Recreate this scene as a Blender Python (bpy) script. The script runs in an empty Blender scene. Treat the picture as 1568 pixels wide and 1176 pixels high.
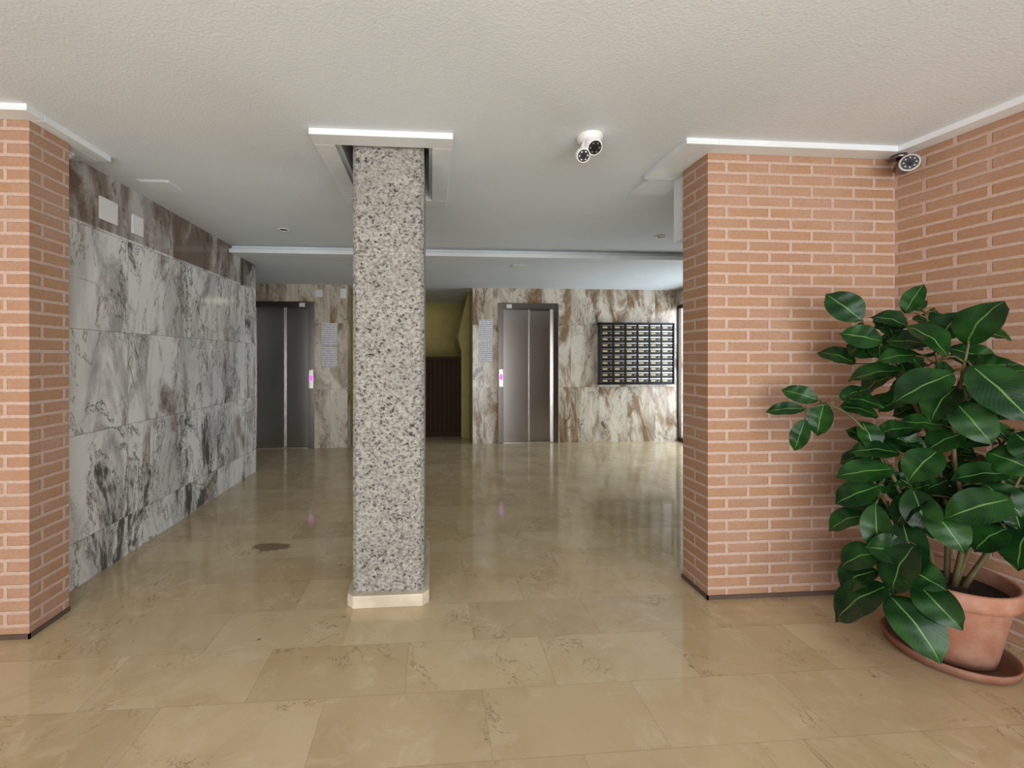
import bpy, bmesh, math, random
from mathutils import Vector, Matrix
random.seed(7)
scene = bpy.context.scene

# ------------------------------------------------------------ node helpers
class M:
    def __init__(s, name):
        s.mat = bpy.data.materials.new(name); s.mat.use_nodes = True
        s.nt = s.mat.node_tree; s.nt.nodes.clear()
        s.out = s.nt.nodes.new('ShaderNodeOutputMaterial')
        s.b = s.nt.nodes.new('ShaderNodeBsdfPrincipled')
        s.nt.links.new(s.b.outputs[0], s.out.inputs[0])
        s.tc = s.nt.nodes.new('ShaderNodeTexCoord')
    def put(s, sock, v):
        if v is None: return
        if isinstance(v, bpy.types.NodeSocket): s.nt.links.new(v, sock)
        else:
            if isinstance(v, (tuple, list)) and len(v) == 3 and sock.type == 'RGBA': v = (*v, 1)
            sock.default_value = v
    def math(s, op, a, b=None, c=None, clamp=False):
        n = s.nt.nodes.new('ShaderNodeMath'); n.operation = op; n.use_clamp = clamp
        s.put(n.inputs[0], a); s.put(n.inputs[1], b)
        if c is not None: s.put(n.inputs[2], c)
        return n.outputs[0]
    def vmath(s, op, a, b=None):
        n = s.nt.nodes.new('ShaderNodeVectorMath'); n.operation = op
        s.put(n.inputs[0], a); s.put(n.inputs[1], b); return n.outputs[0]
    def dist(s, a, b):
        n = s.nt.nodes.new('ShaderNodeVectorMath'); n.operation = 'DISTANCE'
        s.put(n.inputs[0], a); s.put(n.inputs[1], b); return n.outputs['Value']
    def mix(s, f, a, b, mode='MIX'):
        n = s.nt.nodes.new('ShaderNodeMix'); n.data_type = 'RGBA'; n.blend_type = mode
        s.put(n.inputs[0], f); s.put(n.inputs[6], a); s.put(n.inputs[7], b); return n.outputs[2]
    def noise(s, vec, scale, detail=4, rough=.5, dist=0, col=False):
        n = s.nt.nodes.new('ShaderNodeTexNoise')
        s.put(n.inputs['Vector'], vec); n.inputs['Scale'].default_value = scale
        n.inputs['Detail'].default_value = detail; n.inputs['Roughness'].default_value = rough
        n.inputs['Distortion'].default_value = dist
        return n.outputs[1] if col else n.outputs[0]
    def voro(s, vec, scale, feature='F1', out=0):
        n = s.nt.nodes.new('ShaderNodeTexVoronoi'); n.feature = feature
        s.put(n.inputs['Vector'], vec); n.inputs['Scale'].default_value = scale
        return n.outputs[out]
    def mapr(s, v, a, b, c=0, d=1, smooth=True):
        n = s.nt.nodes.new('ShaderNodeMapRange'); n.interpolation_type = 'SMOOTHSTEP' if smooth else 'LINEAR'
        s.put(n.inputs[0], v)
        for i, x in enumerate((a, b, c, d)): n.inputs[i+1].default_value = x
        return n.outputs[0]
    def sep(s, v):
        n = s.nt.nodes.new('ShaderNodeSeparateXYZ'); s.put(n.inputs[0], v); return n.outputs
    def comb(s, x, y, z=0.0):
        n = s.nt.nodes.new('ShaderNodeCombineXYZ'); s.put(n.inputs[0], x); s.put(n.inputs[1], y); s.put(n.inputs[2], z)
        return n.outputs[0]
    def mapping(s, v, loc=(0,0,0), rot=(0,0,0), scale=(1,1,1)):
        n = s.nt.nodes.new('ShaderNodeMapping'); s.put(n.inputs[0], v)
        n.inputs[1].default_value = loc; n.inputs[2].default_value = rot; n.inputs[3].default_value = scale
        return n.outputs[0]
    def white(s, v):
        n = s.nt.nodes.new('ShaderNodeTexWhiteNoise'); n.noise_dimensions = '3D'; s.put(n.inputs[0], v)
        return n.outputs
    def bump(s, h, strength=.3, dist=.01):
        n = s.nt.nodes.new('ShaderNodeBump'); n.inputs['Strength'].default_value = strength
        n.inputs['Distance'].default_value = dist; s.put(n.inputs['Height'], h)
        s.nt.links.new(n.outputs[0], s.b.inputs['Normal'])
    def set(s, color=None, rough=None, metal=None, spec=None, emis=None, es=0):
        s.put(s.b.inputs['Base Color'], color); s.put(s.b.inputs['Roughness'], rough)
        s.put(s.b.inputs['Metallic'], metal); s.put(s.b.inputs['Specular IOR Level'], spec)
        if emis is not None:
            s.put(s.b.inputs['Emission Color'], emis); s.b.inputs['Emission Strength'].default_value = es
        return s.mat

def plain(name, col, rough=.5, metal=0, spec=.5, var=.06, **k):
    m = M(name)
    n = m.noise(m.tc.outputs['Object'], 6, 4)
    c2 = tuple(max(0, x*(1-var*2)) for x in col)
    m.set(m.mix(m.mapr(n, .3, .7), col, c2), rough, metal, spec, **k)
    return m.mat

def tile_coords(m, tu, tv, ou=0, ov=0, stagger=0.0):
    x, y, z = m.sep(m.tc.outputs['UV'])
    V = m.math('DIVIDE', m.math('ADD', y, ov), tv); fV = m.math('FLOOR', V)
    U = m.math('DIVIDE', m.math('ADD', x, ou), tu)
    if stagger: U = m.math('ADD', U, m.math('MULTIPLY', fV, stagger))
    fU = m.math('FLOOR', U)
    gu = m.math('MULTIPLY', m.math('ABSOLUTE', m.math('SUBTRACT', m.math('SUBTRACT', U, fU), .5)), 2)
    gv = m.math('MULTIPLY', m.math('ABSOLUTE', m.math('SUBTRACT', m.math('SUBTRACT', V, fV), .5)), 2)
    def joint(w):
        a = m.math('GREATER_THAN', gu, 1 - 2*w/tu); b = m.math('GREATER_THAN', gv, 1 - 2*w/tv)
        return m.math('MAXIMUM', a, b)
    wn = m.white(m.comb(fU, fV, 3.3))
    return m.comb(x, y, 0.0), wn, joint

def marble(name, base, base2, grey, dark, brown, brownamt, tu=.6, tv=.605, ou=0, ov=.35, darkamt=.5, rot=.45, top=None, rough=.13, sc=1.0, thr=.58, jw=.0013, offs=9., bthr=.5):
    m = M(name)
    uv, wn, joint = tile_coords(m, tu, tv, ou, ov)
    off = m.vmath('MULTIPLY', wn[1], (offs, offs, offs))
    p = m.mapping(uv, rot=(0, 0, rot), scale=(1.6*sc, .6*sc, 1))
    p = m.vmath('ADD', p, off)
    cloud = m.noise(p, 1.8, 6, .62, .8)
    c = m.mix(m.mapr(cloud, .45, .66), base, base2)
    c = m.mix(m.mapr(m.noise(p, 2.2, 8, .7, .8), .50, .66, 0, .8), c, grey)
    bn = m.noise(m.vmath('ADD', p, (5., 1., 0.)), 1.7, 8, .68, 1.0)
    bm_ = m.mapr(bn, bthr, bthr+.12, 0, brownamt)
    if top is not None:
        y = m.sep(uv)[1]
        bm_ = m.math('ADD', bm_, m.math('MULTIPLY', m.mapr(y, top, top+.01), m.mapr(cloud, .35, .6, .35, .95)), clamp=True)
    c = m.mix(bm_, c, brown)
    bl = m.noise(m.vmath('ADD', p, (2., 7., 0.)), 1.9, 9, .68, .6)
    c = m.mix(m.mapr(bl, thr, thr+.06, 0, darkamt), c, dark)
    ring = m.mapr(m.math('ABSOLUTE', m.math('SUBTRACT', bl, thr-.015)), 0, .010, .8, 0)
    c = m.mix(ring, c, dark)
    vn = m.noise(m.vmath('ADD', p, (8., 3., 0.)), 1.3, 9, .66, .8)
    v = m.mapr(m.math('ABSOLUTE', m.math('SUBTRACT', vn, .5)), 0, .009, 1, 0)
    msk = m.mapr(m.noise(p, 1.7, 3), .46, .6)
    c = m.mix(m.math('MULTIPLY', v, m.math('MULTIPLY', msk, .9)), c, dark)
    vn = m.noise(m.vmath('ADD', p, (1., 13., 0.)), 2.0, 8, .66, .8)
    v = m.mapr(m.math('ABSOLUTE', m.math('SUBTRACT', vn, .5)), 0, .012, .65, 0)
    c = m.mix(m.math('MULTIPLY', v, m.mapr(cloud, .38, .52)), c, brown)
    j = joint(jw)
    c = m.mix(m.math('MULTIPLY', j, .6), c, (.1, .09, .08))
    m.set(c, rough, 0, .5)
    return m.mat

MAT = {}
MAT['marble_left'] = marble('marble_grey_white', (.80,.80,.78), (.58,.575,.565), (.34,.325,.31), (.04,.036,.034), (.19,.13,.09), .7, ou=-.01, top=2.08, darkamt=.85, rot=-.38, sc=.8, offs=.35, thr=.57, bthr=.54, jw=.0017)
MAT['marble_back'] = marble('marble_brown_cream', (.74,.68,.58), (.54,.46,.36), (.34,.27,.20), (.06,.042,.03), (.25,.14,.06), .85, tu=.45, tv=.95, ou=.1, ov=.1, darkamt=.75, rot=.4, thr=.595, offs=.6, bthr=.49)

# floor
m = M('floor_beige_marble')
uv, wn, joint = tile_coords(m, .60, .30, .1, .12, .5)
off = m.vmath('MULTIPLY', wn[1], (7., 7., 7.))
p = m.vmath('ADD', uv, off)
c = m.mix(wn[0], (.56,.45,.285), (.65,.535,.355))
c = m.mix(m.mapr(m.noise(p, 3.0, 6, .62, .6), .40, .70, 0, .5), c, (.47,.355,.20))
c = m.mix(m.mapr(m.noise(p, 8, 6, .65, .6), .50, .70, 0, .4), c, (.72,.63,.47))
vn = m.noise(p, 3.0, 7, .65, .9)
vm = m.mapr(m.noise(p, 3, 2), .48, .62)
c = m.mix(m.math('MULTIPLY', vm, m.mapr(m.math('ABSOLUTE', m.math('SUBTRACT', vn, .5)), 0, .007, .7, 0)), c, (.16,.09,.045))
sp = m.noise(p, 16, 5, .62)
c = m.mix(m.mapr(sp, .68, .75, 0, .7), c, (.18,.11,.055))
st = m.noise(uv, .9, 5, .6)
c = m.mix(m.mapr(st, .45, .75, 0, .3), c, (.38,.31,.20))
# worn dark patch in the stone
dd = m.dist(m.mapping(uv, scale=(.6, 1, 1)), (-1.10*.6, 3.05, 0.))
dd = m.math('ADD', dd, m.math('MULTIPLY', m.math('SUBTRACT', m.noise(uv, 9, 3, .55), .5), .16))
c = m.mix(m.mapr(dd, .05, .075, .7, 0), c, (.15,.115,.075))
j = joint(.0011)
c = m.mix(m.math('MULTIPLY', j, .4), c, (.26,.20,.13))
m.set(c, m.mapr(m.noise(uv, 5, 4), .3, .7, .06, .13), 0, .65)
m.bump(m.noise(uv, 2.5, 2), .06, .01)
MAT['floor'] = m.mat

# ceiling stucco
m = M('ceiling_stucco_white')
g = m.tc.outputs['Object']
h = m.noise(g, 110, 3, .6)
h2 = m.voro(g, 90)
c = m.mix(m.mapr(m.noise(g, 1.2, 4), .3, .7), (.75,.80,.83), (.71,.76,.79))
m.set(c, .8, 0, .3)
m.bump(m.math('ADD', h, m.math('MULTIPLY', h2, .8)), .30, .003)
MAT['ceiling'] = m.mat
MAT['trim'] = plain('white_plaster_trim', (.80,.84,.86), .5, var=.03)
MAT['white'] = plain('white_plastic', (.82,.82,.81), .35, var=.02)

# brick
def brick(name, b1, b2, mort, pink):
    m = M(name)
    n = m.nt.nodes.new('ShaderNodeTexBrick')
    wob = m.noise(m.tc.outputs['UV'], 18, 3, .6, 0, True)
    v = m.vmath('ADD', m.tc.outputs['UV'], m.vmath('MULTIPLY', m.vmath('SUBTRACT', wob, (.5,.5,.5)), (.008,.006,0)))
    m.put(n.inputs['Vector'], v)
    n.inputs['Color1'].default_value = (*b1, 1); n.inputs['Color2'].default_value = (*b2, 1)
    n.inputs['Mortar'].default_value = (*mort, 1)
    n.inputs['Scale'].default_value = 1; n.inputs['Brick Width'].default_value = .245
    n.inputs['Row Height'].default_value = .0605; n.inputs['Mortar Size'].default_value = .010
    n.inputs['Mortar Smooth'].default_value = .3; n.inputs['Bias'].default_value = -.1
    c = n.outputs[0]
    c = m.mix(m.mapr(m.noise(m.tc.outputs['UV'], 2.5, 5, .6), .4, .75, 0, .5), c, pink)
    c = m.mix(m.mapr(m.noise(m.tc.outputs['UV'], 60, 4, .7), .3, .8, 0, .3), c, (.22,.14,.10))
    m.set(c, .48, 0, .4)
    m.bump(m.math('ADD', m.math('MULTIPLY', n.outputs[1], -1.), m.math('MULTIPLY', m.noise(m.tc.outputs['UV'], 70, 3), .3)), .6, .006)
    return m.mat
MAT['brick'] = brick('brick_salmon', (.46,.275,.16), (.45,.275,.19), (.60,.455,.38), (.54,.38,.31))

# column concrete
m = M('exposed_aggregate_concrete')
g = m.mapping(m.tc.outputs['Object'], scale=(1, 1, 1.25))
c = m.mix(m.mapr(m.noise(g, 62, 5, .75), .38, .62), (.23,.22,.20), (.50,.485,.445))
c = m.mix(m.mapr(m.noise(g, 4, 4, .6), .35, .7, 0, .35), c, (.30,.29,.265))
pit = m.mapr(m.noise(g, 62, 3, .55, .6), .32, .37, 1, 0)
d2 = m.mapr(m.noise(m.mapping(g, loc=(3,1,2)), 32, 4, .6), .32, .36, 1, 0)
pit = m.math('MAXIMUM', pit, d2)
c = m.mix(m.math('MULTIPLY', pit, .85), c, (.06,.055,.05))
m.set(c, .85, 0, .3)
m.bump(m.math('SUBTRACT', m.noise(g, 80, 5, .7), m.math('MULTIPLY', pit, .8)), .8, .009)
MAT['concrete'] = m.mat
MAT['cream_stone'] = plain('cream_stone', (.70,.63,.50), .3, var=.12)
MAT['dark_base'] = plain('dark_base_seal', (.13,.09,.07), .6)

# steel
def steel(name, col, rough):
    m = M(name)
    g = m.mapping(m.tc.outputs['Object'], scale=(220, 220, 2))
    n = m.noise(g, 3, 3)
    m.set(m.mix(n, col, tuple(x*.9 for x in col)), rough, 1., .5)
    return m.mat
MAT['steel'] = steel('brushed_steel', (.50,.475,.455), .25)
MAT['steel_dark'] = steel('steel_frame', (.27,.24,.22), .26)
MAT['steel_light'] = steel('polished_steel_edge', (.95,.93,.90), .25)
MAT['black'] = plain('black_plastic', (.012,.012,.013), .3)
MAT['lens'] = plain('camera_lens_glass', (.006,.006,.01), .05)
MAT['magenta'] = M('magenta_call_light').set((.5,.05,.6), .4, emis=(.75,.08,1.), es=2.2)
MAT['olive'] = plain('olive_painted_plaster', (.38,.32,.11), .6)
MAT['aluminium'] = steel('bronze_aluminium', (.10,.08,.065), .4)

m = M('dark_wood')
g = m.mapping(m.tc.outputs['Object'], scale=(30, 30, 2))
m.set(m.mix(m.noise(g, 1.5, 5, .6, 1.), (.035,.017,.008), (.065,.034,.017)), .6, 0, .15)
MAT['wood'] = m.mat

m = M('printed_paper')
x, y, z = m.sep(m.tc.outputs['UV'])
line = m.math('GREATER_THAN', m.math('FRACT', m.math('MULTIPLY', y, 32.)), .6)
wd = m.math('GREATER_THAN', m.noise(m.comb(m.math('MULTIPLY', x, 60.), m.math('FLOOR', m.math('MULTIPLY', y, 32.)), 0.), 1., 2), .47)
m.set(m.mix(m.math('MULTIPLY', m.math('MULTIPLY', line, wd), .6), (.86,.86,.90), (.12,.12,.16)), .6)
MAT['paper'] = m.mat

m = M('terracotta')
g = m.tc.outputs['Object']
c = m.mix(m.mapr(m.noise(g, 9, 5, .6), .35, .7), (.39,.185,.12), (.47,.285,.21))
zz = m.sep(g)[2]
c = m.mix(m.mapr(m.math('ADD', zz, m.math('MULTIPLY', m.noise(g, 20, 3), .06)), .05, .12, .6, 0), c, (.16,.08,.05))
m.set(c, .6, 0, .4); m.bump(m.noise(g, 60, 3), .15, .003)
MAT['terracotta'] = m.mat
m = M('potting_soil'); m.set(m.mix(m.noise(m.tc.outputs['Object'], 70, 4), (.02,.013,.009), (.07,.05,.035)), .95)
m.bump(m.noise(m.tc.outputs['Object'], 60, 4), .8, .02); MAT['soil'] = m.mat
m = M('ficus_stem'); m.set(m.mix(m.noise(m.tc.outputs['Object'], 40, 3), (.15,.13,.05), (.09,.07,.035)), .6); MAT['stem'] = m.mat

m = M('ficus_leaf')
x, y, z = m.sep(m.tc.outputs['UV'])
dx = m.math('ABSOLUTE', m.math('SUBTRACT', x, .5))
c = m.mix(m.mapr(m.noise(m.tc.outputs['Object'], 9, 3), .35, .7), (.007,.034,.009), (.020,.082,.014))
sv = m.math('FRACT', m.math('SUBTRACT', m.math('MULTIPLY', y, 16.), m.math('MULTIPLY', dx, 10.)))
sv = m.mapr(m.math('ABSOLUTE', m.math('SUBTRACT', sv, .5)), 0, .14, 1, 0)
c = m.mix(m.math('MULTIPLY', sv, .2), c, (.05,.16,.045))
rib = m.mapr(dx, .010, .028, 1, 0)
c = m.mix(m.math('MULTIPLY', rib, .8), c, (.18,.34,.09))
m.set(c, .25, 0, .32)
m.bump(m.math('SUBTRACT', m.math('MULTIPLY', sv, .2), rib), .3, .003)
MAT['leaf'] = m.mat

m = M('clear_glass')
tr = m.nt.nodes.new('ShaderNodeBsdfTransparent'); mx = m.nt.nodes.new('ShaderNodeMixShader'); mx.inputs[0].default_value = .08
m.set((.9,.95,.97), .03, 0, .5)
m.nt.links.new(tr.outputs[0], mx.inputs[1]); m.nt.links.new(m.b.outputs[0], mx.inputs[2]); m.nt.links.new(mx.outputs[0], m.out.inputs[0])
MAT['glass'] = m.mat
MAT['mail_front'] = plain('bronze_mailbox_door', (.035,.028,.024), .3)
MAT['mail_frame'] = plain('dark_mailbox_frame', (.015,.013,.012), .35)
MAT['label'] = plain('brass_name_label', (.54,.46,.27), .4)

# ------------------------------------------------------------ mesh helpers
def add_box(bm, x0, x1, y0, y1, z0, z1, mi=0):
    vs = [bm.verts.new((x, y, z)) for x in (x0, x1) for y in (y0, y1) for z in (z0, z1)]
    for f in ((0,1,3,2),(4,6,7,5),(0,4,5,1),(2,3,7,6),(0,2,6,4),(1,5,7,3)):
        fc = bm.faces.new([vs[i] for i in f]); fc.material_index = mi
def add_prism(bm, pts, z0, z1, mi=0):
    n = len(pts)
    a = [bm.verts.new((p[0], p[1], z0)) for p in pts]; b = [bm.verts.new((p[0], p[1], z1)) for p in pts]
    bm.faces.new(a[::-1]).material_index = mi; bm.faces.new(b).material_index = mi
    for i in range(n):
        j = (i+1) % n
        bm.faces.new([a[i], a[j], b[j], b[i]]).material_index = mi
def add_cyl(bm, p0, p1, r0, r1, seg=24, mi=0, smooth=True, caps=True):
    p0, p1 = Vector(p0), Vector(p1); d = (p1-p0).normalized()
    up = Vector((0,0,1)) if abs(d.z) < .9 else Vector((1,0,0))
    s = d.cross(up).normalized(); t = s.cross(d)
    A = [bm.verts.new(p0 + (s*math.cos(a)+t*math.sin(a))*r0) for a in [2*math.pi*i/seg for i in range(seg)]]
    B = [bm.verts.new(p1 + (s*math.cos(a)+t*math.sin(a))*r1) for a in [2*math.pi*i/seg for i in range(seg)]]
    for i in range(seg):
        j = (i+1) % seg
        f = bm.faces.new([A[i], A[j], B[j], B[i]]); f.material_index = mi; f.smooth = smooth
    if caps:
        bm.faces.new(A[::-1]).material_index = mi; bm.faces.new(B).material_index = mi
def add_lathe(bm, c, prof, seg=48, mi=0):
    rings = []
    for r, z in prof:
        rings.append([bm.verts.new((c[0]+r*math.cos(2*math.pi*i/seg), c[1]+r*math.sin(2*math.pi*i/seg), c[2]+z)) for i in range(seg)])
    for a, b in zip(rings, rings[1:]):
        for i in range(seg):
            j = (i+1) % seg
            f = bm.faces.new([a[i], a[j], b[j], b[i]]); f.material_index = mi; f.smooth = True
def add_sphere(bm, c, r, mi=0, sc=(1,1,1)):
    res = bmesh.ops.create_uvsphere(bm, u_segments=24, v_segments=16, radius=r, matrix=Matrix.Translation(c) @ Matrix.Diagonal((*sc, 1)))
    for v in res['verts']:
        for f in v.link_faces: f.material_index = mi; f.smooth = True
def finish(name, bm, mats, parent=None, bevel=0, uv=True):
    if uv:
        bmesh.ops.recalc_face_normals(bm, faces=bm.faces)
        L = bm.loops.layers.uv.verify()
        for f in bm.faces:
            n = f.normal; ax = max(range(3), key=lambda i: abs(n[i]))
            for l in f.loops:
                v = l.vert.co
                l[L].uv = (v.y, v.z) if ax == 0 else ((v.x, v.z) if ax == 1 else (v.x, v.y))
    me = bpy.data.meshes.new(name); bm.to_mesh(me); bm.free()
    ob = bpy.data.objects.new(name, me); scene.collection.objects.link(ob)
    for k in mats: me.materials.append(MAT[k])
    if bevel:
        md = ob.modifiers.new('bevel', 'BEVEL'); md.width = bevel; md.segments = 2; md.limit_method = 'ANGLE'
    if parent: ob.parent = parent
    return ob
def boxes(name, lst, mats, bevel=0, parent=None):
    bm = bmesh.new()
    for b in lst: add_box(bm, *b)
    return finish(name, bm, mats, parent, bevel)

# ------------------------------------------------------------ shell
ZC, ZB = 2.43, 2.36
boxes('floor', [(-4.2, 5.0, -3.2, 9.0, -.1, 0)], ['floor'])
boxes('ceiling', [(-4.2, -.474, -3.2, 4.55, ZC, ZC+.25), (-.01, 5.0, -3.2, 4.55, ZC, ZC+.25),
                  (-.474, -.01, -3.2, 2.27, ZC, ZC+.25), (-.474, -.01, 3.02, 4.55, ZC, ZC+.25),
                  (-.474, -.01, 2.27, 3.02, ZC+.2, ZC+.25)], ['ceiling'])
boxes('ceiling_rear', [(-4.2, 5.0, 4.55, 9.0, ZB, ZC+.25)], ['ceiling'])
boxes('trim_1', [(-2.0, 3.82, 4.44, 4.56, ZB-.012, ZB+.03, 0), (-2.0, 3.82, 4.50, 4.56, ZB+.03, ZC, 0)], ['trim'], .004)
boxes('wall_left', [(-2.2, -2.0, 2.36, 5.10, 0, ZC)], ['marble_left'])
boxes('wall_left_rear', [(-2.95, -2.75, 5.1, 6.5, 0, ZB), (-2.95, -2.2, 4.98, 5.10, 0, ZB)], ['marble_left'])
boxes('wall_left_front', [(-3.6, -1.856, 2.14, 2.36, 0, ZC), (-3.6, -3.4, -3.0, 2.14, 0, ZC)], ['brick'])
bm = bmesh.new()
add_prism(bm, [(1.487, 2.216), (2.575, 2.216), (2.575+.62, -3.0), (3.4, -3.0), (3.0, 2.446), (1.487, 2.446)], 0, ZC)
finish('wall_right', bm, ['brick'])
XR = 3.82
boxes('wall_right_rear', [(XR, XR+.15, 2.446, 4.6, 0, ZC), (XR, XR+.15, 4.6, 6.49, 2.12, ZB), (3.0, XR, 2.30, 2.446, 0, ZC)], ['marble_back'])
boxes('wall_back_right', [(.635, 1.02, 6.5, 6.7, 0, ZB), (1.96, XR+.15, 6.5, 6.7, 0, ZB), (1.02, 1.96, 6.5, 6.7, 2.135, ZB)], ['marble_back'])
boxes('wall_back_left', [(-2.95, -2.60, 6.35, 6.55, 0, ZB), (-1.67, -1.20, 6.35, 6.55, 0, ZB), (-2.60, -1.67, 6.35, 6.55, 2.11, ZB)], ['marble_back'])
# stair alcove incl. sloping soffit wedge
bm = bmesh.new()
for b in [(-1.20, .66, 8.3, 8.4, 0, ZB), (-1.25, -1.20, 6.55, 8.3, 0, ZB), (.635, .70, 6.7, 8.3, 0, ZB), (.50, .635, 7.05, 7.2, 0, 1.40)]: add_box(bm, *b)
vs = []
for y in (7.0, 8.2):
    vs.append([bm.verts.new(p) for p in ((.635, y, ZB-.01), (.60, y, ZB-.01), (.44, y, 1.62), (.50, y, 1.40), (.635, y, 1.40))])
bm.faces.new(vs[0]); bm.faces.new(vs[1][::-1])
for i in range(5):
    j = (i+1) % 5; bm.faces.new([vs[0][i], vs[0][j], vs[1][j], vs[1][i]])
finish('wall_stair_alcove', bm, ['olive'])
L = [(-1.19, .49, 7.14, 7.18, 0, 1.27), (-1.19, .49, 7.08, 7.2, 1.27, 1.32), (-1.19, .49, 7.10, 7.14, 0, .09)]
x = -1.15
while x < .46:
    L.append((x, x+.05, 7.11, 7.14, .09, 1.27)); x += .075
boxes('stair_wood_screen', L, ['wood'], .003)
L = [(-3.6, 3.4, -3.08, -2.98, 2.3, ZC), (-3.6, 3.4, -3.08, -2.98, 0, .08)]
for x in (-3.5, -2.1, -.7, .7, 2.1, 3.2): L.append((x-.03, x+.03, -3.07, -2.99, .08, 2.3))
boxes('window_1', L, ['aluminium'])

def ring(name, x0, x1, y0, y1, w, z0, z1):
    boxes(name, [(x0, x1, y0, y0+w, z0, z1), (x0, x1, y1-w, y1, z0, z1), (x0, x0+w, y0+w, y1-w, z0, z1), (x1-w, x1, y0+w, y1-w, z0, z1)], ['trim'], .003)
ring('trim_2', -.599, .112, 2.165, 3.13, .105, ZC-.03, ZC+.001)
bm = bmesh.new()
z0, z1 = ZC-.03, ZC+.001
add_box(bm, 1.31, 1.487, 2.12, 2.57, z0, z1)
add_prism(bm, [(1.487, 2.12), (2.487, 2.12), (2.575, 2.216), (1.487, 2.216)], z0, z1)
add_prism(bm, [(2.487, 2.12), (3.1, -2.97), (3.19, -2.97), (2.575, 2.216)], z0, z1)
add_box(bm, 1.487, 1.75, 2.446, 2.57, z0, z1)
add_box(bm, 1.36, 1.60, 2.62, 2.86, ZC-.012, z1)
finish('trim_3', bm, ['trim'], None, .003)
boxes('trim_4', [(-3.4, -1.79, 2.05, 2.14, z0, z1), (-1.856, -1.79, 2.14, 2.56, z0, z1), (-2.0, -1.856, 2.36, 2.56, z0, z1)], ['trim'], .003)
boxes('trim_5', [(1.52, 1.66, 2.448, 2.60, 2.02, ZC)], ['trim'], .003)
boxes('baseboard_right', [(1.480, 2.575, 2.209, 2.216, 0, .022), (1.480, 1.487, 2.209, 2.452, 0, .022)], ['dark_base'])
boxes('baseboard_left', [(-3.4, -1.849, 2.133, 2.14, 0, .022), (-1.856, -1.849, 2.133, 2.36, 0, .022)], ['dark_base'])

# ------------------------------------------------------------ column
def cham(x0, x1, y0, y1, c): return [(x0+c,y0),(x1-c,y0),(x1,y0+c),(x1,y1-c),(x1-c,y1),(x0+c,y1),(x0,y1-c),(x0,y0+c)]
bm = bmesh.new()
add_prism(bm, cham(-.412, -.035, 2.30, 2.92, .022), .06, ZC+.2, 0)
add_prism(bm, cham(-.437, -.008, 2.265, 2.95, .035), 0, .065, 1)
finish('concrete_column', bm, ['concrete', 'cream_stone'], None, .004)

# ------------------------------------------------------------ elevators
def elevator(x0, x1, yf, ztop, panel_right, name):
    root = bpy.data.objects.new(name, None); scene.collection.objects.link(root)
    fw = .085
    boxes('frame', [(x0, x0+fw, yf-.012, yf+.12, 0, ztop), (x1-fw, x1, yf-.012, yf+.12, 0, ztop),
                    (x0+fw, x1-fw, yf-.012, yf+.12, ztop-.09, ztop)], ['steel_dark'], .004, root)
    a, b = x0+fw, x1-fw; mid = (a+b)/2 + .03
    boxes('door_panel_1', [(a, mid, yf+.055, yf+.075, .015, ztop-.09)], ['steel'], .002, root)
    boxes('door_panel_2', [(mid-.03, b, yf+.085, yf+.105, .015, ztop-.09)], ['steel'], .002, root)
    boxes('door_edges', [(mid-.014, mid+.002, yf+.045, yf+.06, .015, ztop-.09), (b-.014, b, yf+.06, yf+.09, .015, ztop-.09),
                         (a, a+.008, yf+.045, yf+.06, .015, ztop-.09)], ['steel_light'], 0, root)
    boxes('sill', [(a, b, yf, yf+.12, 0, .014)], ['steel_light'], 0, root)
    boxes('shaft_back', [(x0, x1, yf+.121, yf+.18, 0, ztop)], ['black'], 0, root)
    xp = x1-.045 if panel_right else x0+.045
    boxes('call_panel', [(xp-.03, xp+.03, yf-.024, yf-.012, .86, 1.13)], ['steel_light'], .003, root)
    boxes('call_light', [(xp-.022, xp+.022, yf-.03, yf-.023, .97, 1.05)], ['magenta'], .003, root)
    xs = x1-.17 if panel_right else x0+.17
    boxes('floor_indicator', [(xs-.04, xs+.04, yf-.02, yf-.012, ztop-.08, ztop-.02)], ['white'], .002, root)
elevator(-2.60, -1.67, 6.35, 2.11, True, 'elevator_door')
elevator(1.02, 1.96, 6.5, 2.135, False, 'elevator_door')

boxes('notice_paper', [(.73,.94,6.494,6.4995,1.56,1.88), (.73,.93,6.494,6.4995,1.24,1.54)], ['paper'])
boxes('notice_paper', [(-1.57,-1.35,6.344,6.3495,1.48,1.80), (-1.57,-1.35,6.344,6.3495,1.17,1.46)], ['paper'])
boxes('electrical_junction_box', [(-1.66,-1.55,6.31,6.3495,2.17,2.28)], ['white'], .006)
boxes('wall_plate', [(-1.9995,-1.985,2.75,2.90,2.14,2.28)], ['white'], .004)
boxes('wall_plate', [(-1.9995,-1.985,3.035,3.145,2.135,2.265)], ['white'], .004)
boxes('emergency_light', [(-1.30,-1.215,6.29,6.3495,2.15,2.30)], ['white'], .01)

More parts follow.
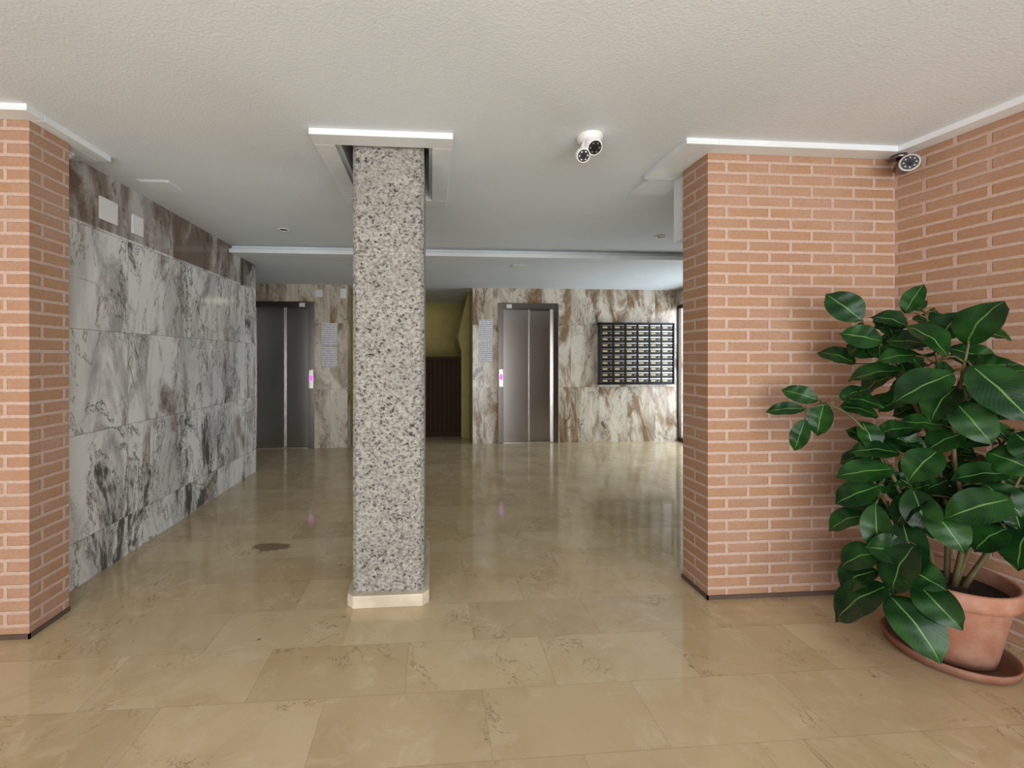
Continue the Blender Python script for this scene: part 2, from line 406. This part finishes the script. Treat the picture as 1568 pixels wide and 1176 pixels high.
# mailboxes
root = bpy.data.objects.new('mailbox_bank', None); scene.collection.objects.link(root)
X0, X1, Z0, Z1 = 2.575, 3.76, .89, 1.84
boxes('frame', [(X0, X1, 6.40, 6.4995, Z0, Z0+.02), (X0, X1, 6.40, 6.4995, Z1-.02, Z1), (X0, X0+.02, 6.40, 6.4995, Z0, Z1), (X1-.02, X1, 6.40, 6.4995, Z0, Z1),
                (X0+.02, X1-.02, 6.45, 6.4995, Z0+.02, Z1-.02)], ['mail_frame'], .003, root)
bd, bl_, bs = bmesh.new(), bmesh.new(), bmesh.new()
nc, nr = 6, 10
cw, rh = (X1-X0-.04)/nc, (Z1-Z0-.04)/nr
for i in range(nc):
    for j in range(nr):
        xa, za = X0+.02+i*cw+.006, Z0+.02+j*rh+.006
        xb, zb = xa+cw-.012, za+rh-.012
        add_box(bd, xa, xb, 6.415, 6.45, za, zb)
        add_box(bl_, xa+.02, xa+.095, 6.411, 6.415, za+.018, za+.046)
        add_box(bs, xa+.01, xb-.01, 6.409, 6.415, zb-.020, zb-.010)
        add_cyl(bl_, (xb-.03, 6.408, za+.03), (xb-.03, 6.415, za+.03), .008, .008, 10)
finish('doors', bd, ['mail_front'], root, .002); finish('labels', bl_, ['label'], root); finish('slots', bs, ['steel_light'], root)

# side glass door
root = bpy.data.objects.new('door_1', None); scene.collection.objects.link(root)
xa, xb = XR+.04, XR+.09
boxes('frame', [(xa,xb,4.6,4.65,0,2.12),(xa,xb,6.47,6.495,0,2.12),(xa,xb,5.50,5.56,0,2.12),(xa,xb,4.65,6.47,2.07,2.12),(xa,xb,4.65,6.47,0,.06)], ['aluminium'], .003, root)
boxes('glass', [(xa+.02,xa+.024,4.65,5.50,.06,2.07),(xa+.02,xa+.024,5.56,6.47,.06,2.07)], ['glass'], 0, root)

# ------------------------------------------------------------ ceiling things
def downlight(x, y, z):
    bm = bmesh.new()
    add_lathe(bm, (x,y,z), [(.036,-.001),(.05,-.004),(.048,-.009),(.036,-.006),(.034,.02)], 32, 0)
    add_cyl(bm, (x,y,z-.003), (x,y,z-.001), .034, .034, 24, 1)
    finish('recessed_downlight', bm, ['white','steel_dark'])
downlight(-1.29, 3.9, ZC); downlight(2.13, 3.86, ZC)
def hatch(x, y, z, s=.1):
    boxes('ceiling_access_panel', [(x-s,x+s,y-s,y+s,z-.004,z-.0005),(x-s+.015,x+s-.015,y-s+.015,y+s-.015,z-.007,z-.004)], ['trim'], .001)
hatch(-1.76, 2.97, ZC); hatch(1.0, 4.9, ZB, .08)

# twin ceiling camera
bm = bmesh.new()
cx, cy = .81, 2.15
add_lathe(bm, (cx,cy,ZC), [(.0,-.03),(.05,-.03),(.062,-.022),(.066,0)], 40, 0)
def camhead(bm, c, d, r=.036):
    c = Vector(c); d = Vector(d).normalized()
    add_sphere(bm, c, r, 0)
    add_cyl(bm, c - d*.01, c + d*(r*.98), r*.96, r*.80, 28, 0)
    add_cyl(bm, c + d*(r*.98), c + d*(r*1.03), r*.72, r*.68, 28, 1)
    add_cyl(bm, c + d*(r*1.03), c + d*(r*1.10), r*.34, r*.30, 20, 2)
    for k in range(6):
        up = Vector((0,0,1)); s = d.cross(up).normalized(); t = s.cross(d); a = k*math.pi/3
        q = c + (s*math.cos(a)+t*math.sin(a))*r*.5
        add_cyl(bm, q+d*(r*1.03), q+d*(r*1.06), r*.08, r*.08, 8, 3)
camhead(bm, (cx+.01, cy-.02, ZC-.055), (-.1,-1,-.75), .045)
camhead(bm, (cx-.035, cy+.0, ZC-.095), (-.25,-1,-.55), .040)
add_cyl(bm, (cx-.02, cy, ZC-.02), (cx-.035, cy, ZC-.09), .02, .02, 16, 0)
finish('security_camera', bm, ['white','black','lens','steel'])
# corner bullet camera
bm = bmesh.new()
q = Vector((2.50, 2.10, 2.315)); d = Vector((-.75,-1,-.18)).normalized()
add_cyl(bm, q-d*.05, q+d*.055, .036, .038, 28, 0); add_cyl(bm, q+d*.055, q+d*.075, .042, .042, 28, 0)
add_cyl(bm, q+d*.0755, q+d*.077, .034, .034, 28, 1); add_cyl(bm, q+d*.077, q+d*.08, .013, .013, 20, 2)
add_cyl(bm, q-d*.03, (2.535,2.16,2.385), .013, .013, 14, 0); add_cyl(bm, (2.535,2.16,2.378), (2.535,2.16,2.402), .034, .034, 24, 0)
for k in range(8):
    s = d.cross(Vector((0,0,1))).normalized(); t = s.cross(d); a = k*math.pi/4
    w = q+d*.077+(s*math.cos(a)+t*math.sin(a))*.024; add_cyl(bm, w, w+d*.002, .004, .004, 8, 0)
finish('bullet_security_camera', bm, ['steel_dark','black','lens'])
bm = bmesh.new()
add_cyl(bm, (-1.93,2.46,2.40), (-1.93,2.46,2.385), .02, .02, 16, 0)
add_cyl(bm, (-1.93,2.46,2.385), (-1.92,2.40,2.36), .017, .019, 16, 0); add_cyl(bm, (-1.92,2.40,2.36), (-1.919,2.396,2.359), .013, .013, 16, 1)
finish('motion_detector', bm, ['white','lens'])

# ------------------------------------------------------------ potted plant
root = bpy.data.objects.new('potted_rubber_plant', None); scene.collection.objects.link(root)
P = Vector((2.267, 1.737, 0)); A = Vector((.608,-.794,0)); C = Vector((-.794,-.608,0))
def W(a, z, c): return P + A*a + C*c + Vector((0,0,z))
bm = bmesh.new()
add_lathe(bm, P, [(0,0.002),(.175,0.002),(.20,.008),(.212,.045),(.204,.047),(.19,.018),(0,.014)], 56)
finish('saucer', bm, ['terracotta'], root)
bm = bmesh.new()
add_lathe(bm, P, [(0,.016),(.135,.016),(.142,.022),(.185,.27),(.188,.275),(.205,.28),(.212,.30),(.214,.345),(.208,.355),(.196,.352),(.19,.30),(.178,.27)], 56)
finish('pot', bm, ['terracotta'], root)
bm = bmesh.new()
add_lathe(bm, P, [(.187,.298),(.12,.305),(.05,.312),(.0005,.315)], 40)
finish('soil', bm, ['soil'], root)

stems = [
 [(0,.30,0),(.0,.6,0),(-.03,.9,-.02),(-.02,1.2,.0),(-.06,1.48,0)],
 [(-.02,.30,0),(-.10,.55,.08),(-.16,.75,.08),(-.25,.95,.1),(-.38,1.07,.15),(-.46,1.05,.18)],
 [(.02,.30,.02),(.05,.6,.05),(.02,.9,.05),(.04,1.2,.1),(.06,1.36,.1)],
 [(-.03,.31,.03),(-.07,.50,.12),(-.12,.50,.22),(-.14,.42,.26),(-.15,.33,.29)],
 [(.02,.30,0),(.10,.6,.03),(.17,.75,.05),(.20,.84,.05)],
 [(-.03,.9,-.02),(-.12,1.15,.02),(-.20,1.35,.03),(-.27,1.46,.03)],
 [(-.06,.31,.0),(-.13,.5,.05),(-.20,.66,.08),(-.23,.74,.1)],
 [(.05,.31,.0),(.13,.55,-.02),(.12,.85,-.03),(.18,1.0,0)],
]
samples = []
for i, st in enumerate(stems):
    cu = bpy.data.curves.new('stem', 'CURVE'); cu.dimensions = '3D'; cu.bevel_depth = .0085; cu.bevel_resolution = 3
    sp = cu.splines.new('BEZIER'); sp.bezier_points.add(len(st)-1)
    for k, (a, z, c) in enumerate(st):
        bp = sp.bezier_points[k]; bp.co = W(a, z, c); bp.handle_left_type = bp.handle_right_type = 'AUTO'
        bp.radius = 1.3 - .8*k/(len(st)-1)
    for k in range(len(st)-1):
        for t in (0,.25,.5,.75,1.):
            samples.append(Vector(st[k]).lerp(Vector(st[k+1]), t))
    cu.materials.append(MAT['stem'])
    ob = bpy.data.objects.new('stem_%d' % (i+1), cu); scene.collection.objects.link(ob); ob.parent = root

lb = bmesh.new(); UV = lb.loops.layers.uv.verify(); pb = bmesh.new()
def leaf(b, t, w=None):
    B, T = W(*b), W(*t)
    d = T-B; Ln = d.length; d.normalize()
    nref = C*random.uniform(.4,.95) + Vector((0,0,1))*random.uniform(.3,1.0) + A*random.uniform(-.5,.35)
    n = (nref - d*nref.dot(d)).normalized(); s = d.cross(n).normalized()
    w = w or Ln*random.uniform(.50,.60)
    nu, nv = 6, 14; cur = random.uniform(.06,.16)*Ln; fold = random.uniform(.12,.32)
    grid = []
    for j in range(nv+1):
        v = j/nv
        pr = (math.sin(math.pi*v**.95)**.66 if 0 < v < 1 else 0)*w*.5
        if j == nv-1: pr *= .7
        row = []
        for i in range(nu+1):
            u = i/nu*2-1
            p = B + d*(v*Ln) + s*(u*pr) + n*(math.sin(math.pi*v)*cur - cur*.7*v*v + abs(u)**1.3*pr*fold + .003*math.sin(v*17+u*2))
            row.append(lb.verts.new(p))
        grid.append(row)
    for j in range(nv):
        for i in range(nu):
            f = lb.faces.new([grid[j][i], grid[j][i+1], grid[j+1][i+1], grid[j+1][i]]); f.smooth = True
            for l, (ii, jj) in zip(f.loops, ((i,j),(i+1,j),(i+1,j+1),(i,j+1))): l[UV].uv = (ii/nu, jj/nv)
    bv = Vector(b); near = min(samples, key=lambda q: (q-bv).length + max(0, q.y-bv.y)*.6)
    S = W(*near)
    if (S-B).length > .005:
        mid = (S+B)/2 + Vector((0,0,.012))
        add_cyl(pb, S, mid, .0042, .0038, 8); add_cyl(pb, mid, B+d*.004, .0038, .003, 8)

LV = [ # (a,z,c) base / tip / width
 ((-.13,1.505,0),(-.07,1.635,.0),.08), ((-.27,1.478,.05),(-.40,1.62,.08),.14), ((.055,1.35,.08),(.145,1.535,.08),.16),
 ((.0,1.305,.12),(-.115,1.45,.15),.155), ((-.2,1.375,.05),(-.345,1.42,.1),.12), ((.02,1.235,.14),(-.155,1.11,.2),.155),
 ((.065,1.27,.12),(.215,1.06,.2),.17), ((-.12,1.24,.08),(-.31,1.20,.15),.13), ((-.09,1.31,.06),(-.215,1.29,.1),.09),
 ((-.30,1.27,-.02),(-.45,1.335,-.02),.11), ((-.42,1.09,.14),(-.56,1.14,.18),.09), ((-.46,1.05,.2),(-.61,1.03,.26),.07),
 ((-.395,1.085,.15),(-.42,.92,.18),.10), ((-.46,1.00,.2),(-.50,.84,.22),.08), ((.03,1.18,.08),(-.05,1.03,.14),.13),
 ((.0,1.01,.1),(-.14,1.02,.16),.09), ((-.14,.87,.1),(-.305,.865,.16),.115), ((-.155,.80,.12),(-.35,.745,.2),.12),
 ((-.02,.905,.1),(-.115,.765,.16),.13), ((.17,.745,.12),(-.005,.645,.2),.14), ((.175,.84,.1),(.01,.80,.16),.11),
 ((.11,.91,.05),(.24,.86,.1),.13), ((-.215,.64,.15),(-.20,.42,.2),.11), ((-.24,.57,.12),(-.38,.48,.18),.11),
 ((-.186,.44,.2),(-.33,.345,.24),.14), ((-.085,.52,.24),(-.16,.31,.32),.165), ((-.16,.33,.28),(-.34,.13,.34),.18),
 ((-.09,.385,.28),(.04,.27,.36),.13), ((-.165,.30,.3),(-.01,.14,.40),.17), ((.22,.64,.05),(.18,.47,.12),.13),
 ((.16,.62,.1),(.07,.52,.15),.12), ((-.04,.71,.1),(-.16,.55,.16),.13), ((-.1,.73,.12),(-.04,.54,.18),.13),
 ((-.205,.71,.1),(-.36,.60,.14),.12), ((-.02,1.42,.0),(-.10,1.50,-.03),.11), ((-.02,1.38,.02),(.04,1.50,.02),.12),
 ((.06,1.40,.03),(.18,1.38,.0),.11), ((-.16,1.38,.0),(-.23,1.50,-.02),.11), ((.18,1.0,.05),(.27,.90,.1),.13),
 ((-.18,.62,.02),(-.30,.52,.0),.12), ((-.10,1.12,.0),(-.22,1.05,.02),.11), ((.10,.78,.06),(.20,.68,.1),.12),
 ((-.10,.46,.2),(-.24,.46,.24),.13), ((-.2,.36,.22),(-.33,.24,.25),.14), ((.05,.98,.06),(-.06,.90,.1),.12),
 ((-.2,1.32,.0),(-.34,1.37,-.03),.12), ((-.16,1.22,.0),(-.28,1.12,.0),.12), ((-.05,1.36,.05),(-.19,1.38,.05),.12),
 ((.1,1.22,.0),(.23,1.25,.0),.12), ((-.27,1.0,.08),(-.22,.87,.12),.10), ((-.2,.9,.05),(-.33,.95,.05),.10),
 ((-.13,.42,.26),(.0,.40,.34),.13), ((-.13,.58,.14),(-.08,.42,.26),.13), ((.02,1.12,.12),(.12,.96,.18),.13),
 ((-.05,.66,.14),(.05,.52,.2),.13), ((.04,1.05,.08),(.18,1.08,.1),.12), ((-.12,1.44,.02),(-.24,1.50,.04),.10),
]
for b, t, w in LV: leaf(b, t, w)
for k in range(130):
    q = random.choice([s for s in samples if s.y > .5])
    ang = random.uniform(0, 2*math.pi); ln = random.uniform(.13,.19)
    b = (q.x+math.cos(ang)*.04, q.y+random.uniform(-.02,.05), q.z - .03)
    t = (b[0]+math.cos(ang)*ln*.85, b[1]+random.uniform(-.12,.07), b[2]+math.sin(ang)*ln*.45-.03)
    if t[0] < -.40 or t[0] > .36 or t[1] < .36: continue
    if t[0] < -.28 and .9 < t[1] < 1.2: continue
    Wt = W(*t)
    if Wt.y > 2.17 or Wt.x > 2.58 + max(0, 2.216-Wt.y)*.1: continue
    leaf(b, t, ln*.56)
finish('leaves', lb, ['leaf'], root, 0, uv=False)
finish('petioles', pb, ['stem'], root)

# ------------------------------------------------------------ lights
def area(name, loc, rot, sx, sy, power, col=(1,1,1)):
    l = bpy.data.lights.new(name, 'AREA'); l.shape = 'RECTANGLE'; l.size = sx; l.size_y = sy; l.energy = power; l.color = col
    o = bpy.data.objects.new(name, l); o.location = loc; o.rotation_euler = rot; scene.collection.objects.link(o)
area('entrance_daylight', (0, -2.9, 1.2), (math.radians(90), 0, 0), 6.2, 2.1, 158, (.975,.985,1))
area('ceiling_fill', (0, -2.6, .25), (math.radians(140), 0, 0), 6.0, .8, 68, (.96,.98,1))  # added fill lamp behind the camera, tilted up to brighten the ceiling
area('side_door_daylight', (4.4, 5.4, 1.2), (math.radians(90), 0, math.radians(90)), 2.0, 2.0, 75, (.80,.90,1))
area('stairwell_light', (-.3, 7.8, 2.3), (0,0,0), .5, .3, 1.5, (1,.9,.6))
w = bpy.data.worlds.new('World'); scene.world = w; w.use_nodes = True
w.node_tree.nodes['Background'].inputs[0].default_value = (.85,.92,1,1); w.node_tree.nodes['Background'].inputs[1].default_value = 1.3

# ------------------------------------------------------------ camera
cam = bpy.data.cameras.new('camera'); co = bpy.data.objects.new('camera', cam); scene.collection.objects.link(co)
cam.sensor_width = 36; cam.lens = 36*660/1568; cam.shift_x = 76/1568; cam.shift_y = -40/1568; cam.clip_start = .02
co.location = (0,0,1.3); co.rotation_euler = (math.radians(90), 0, math.radians(-4.2))
scene.camera = co
scene.view_settings.view_transform = 'Standard'
scene.view_settings.exposure = 0.06
scene.view_settings.gamma = 0.88
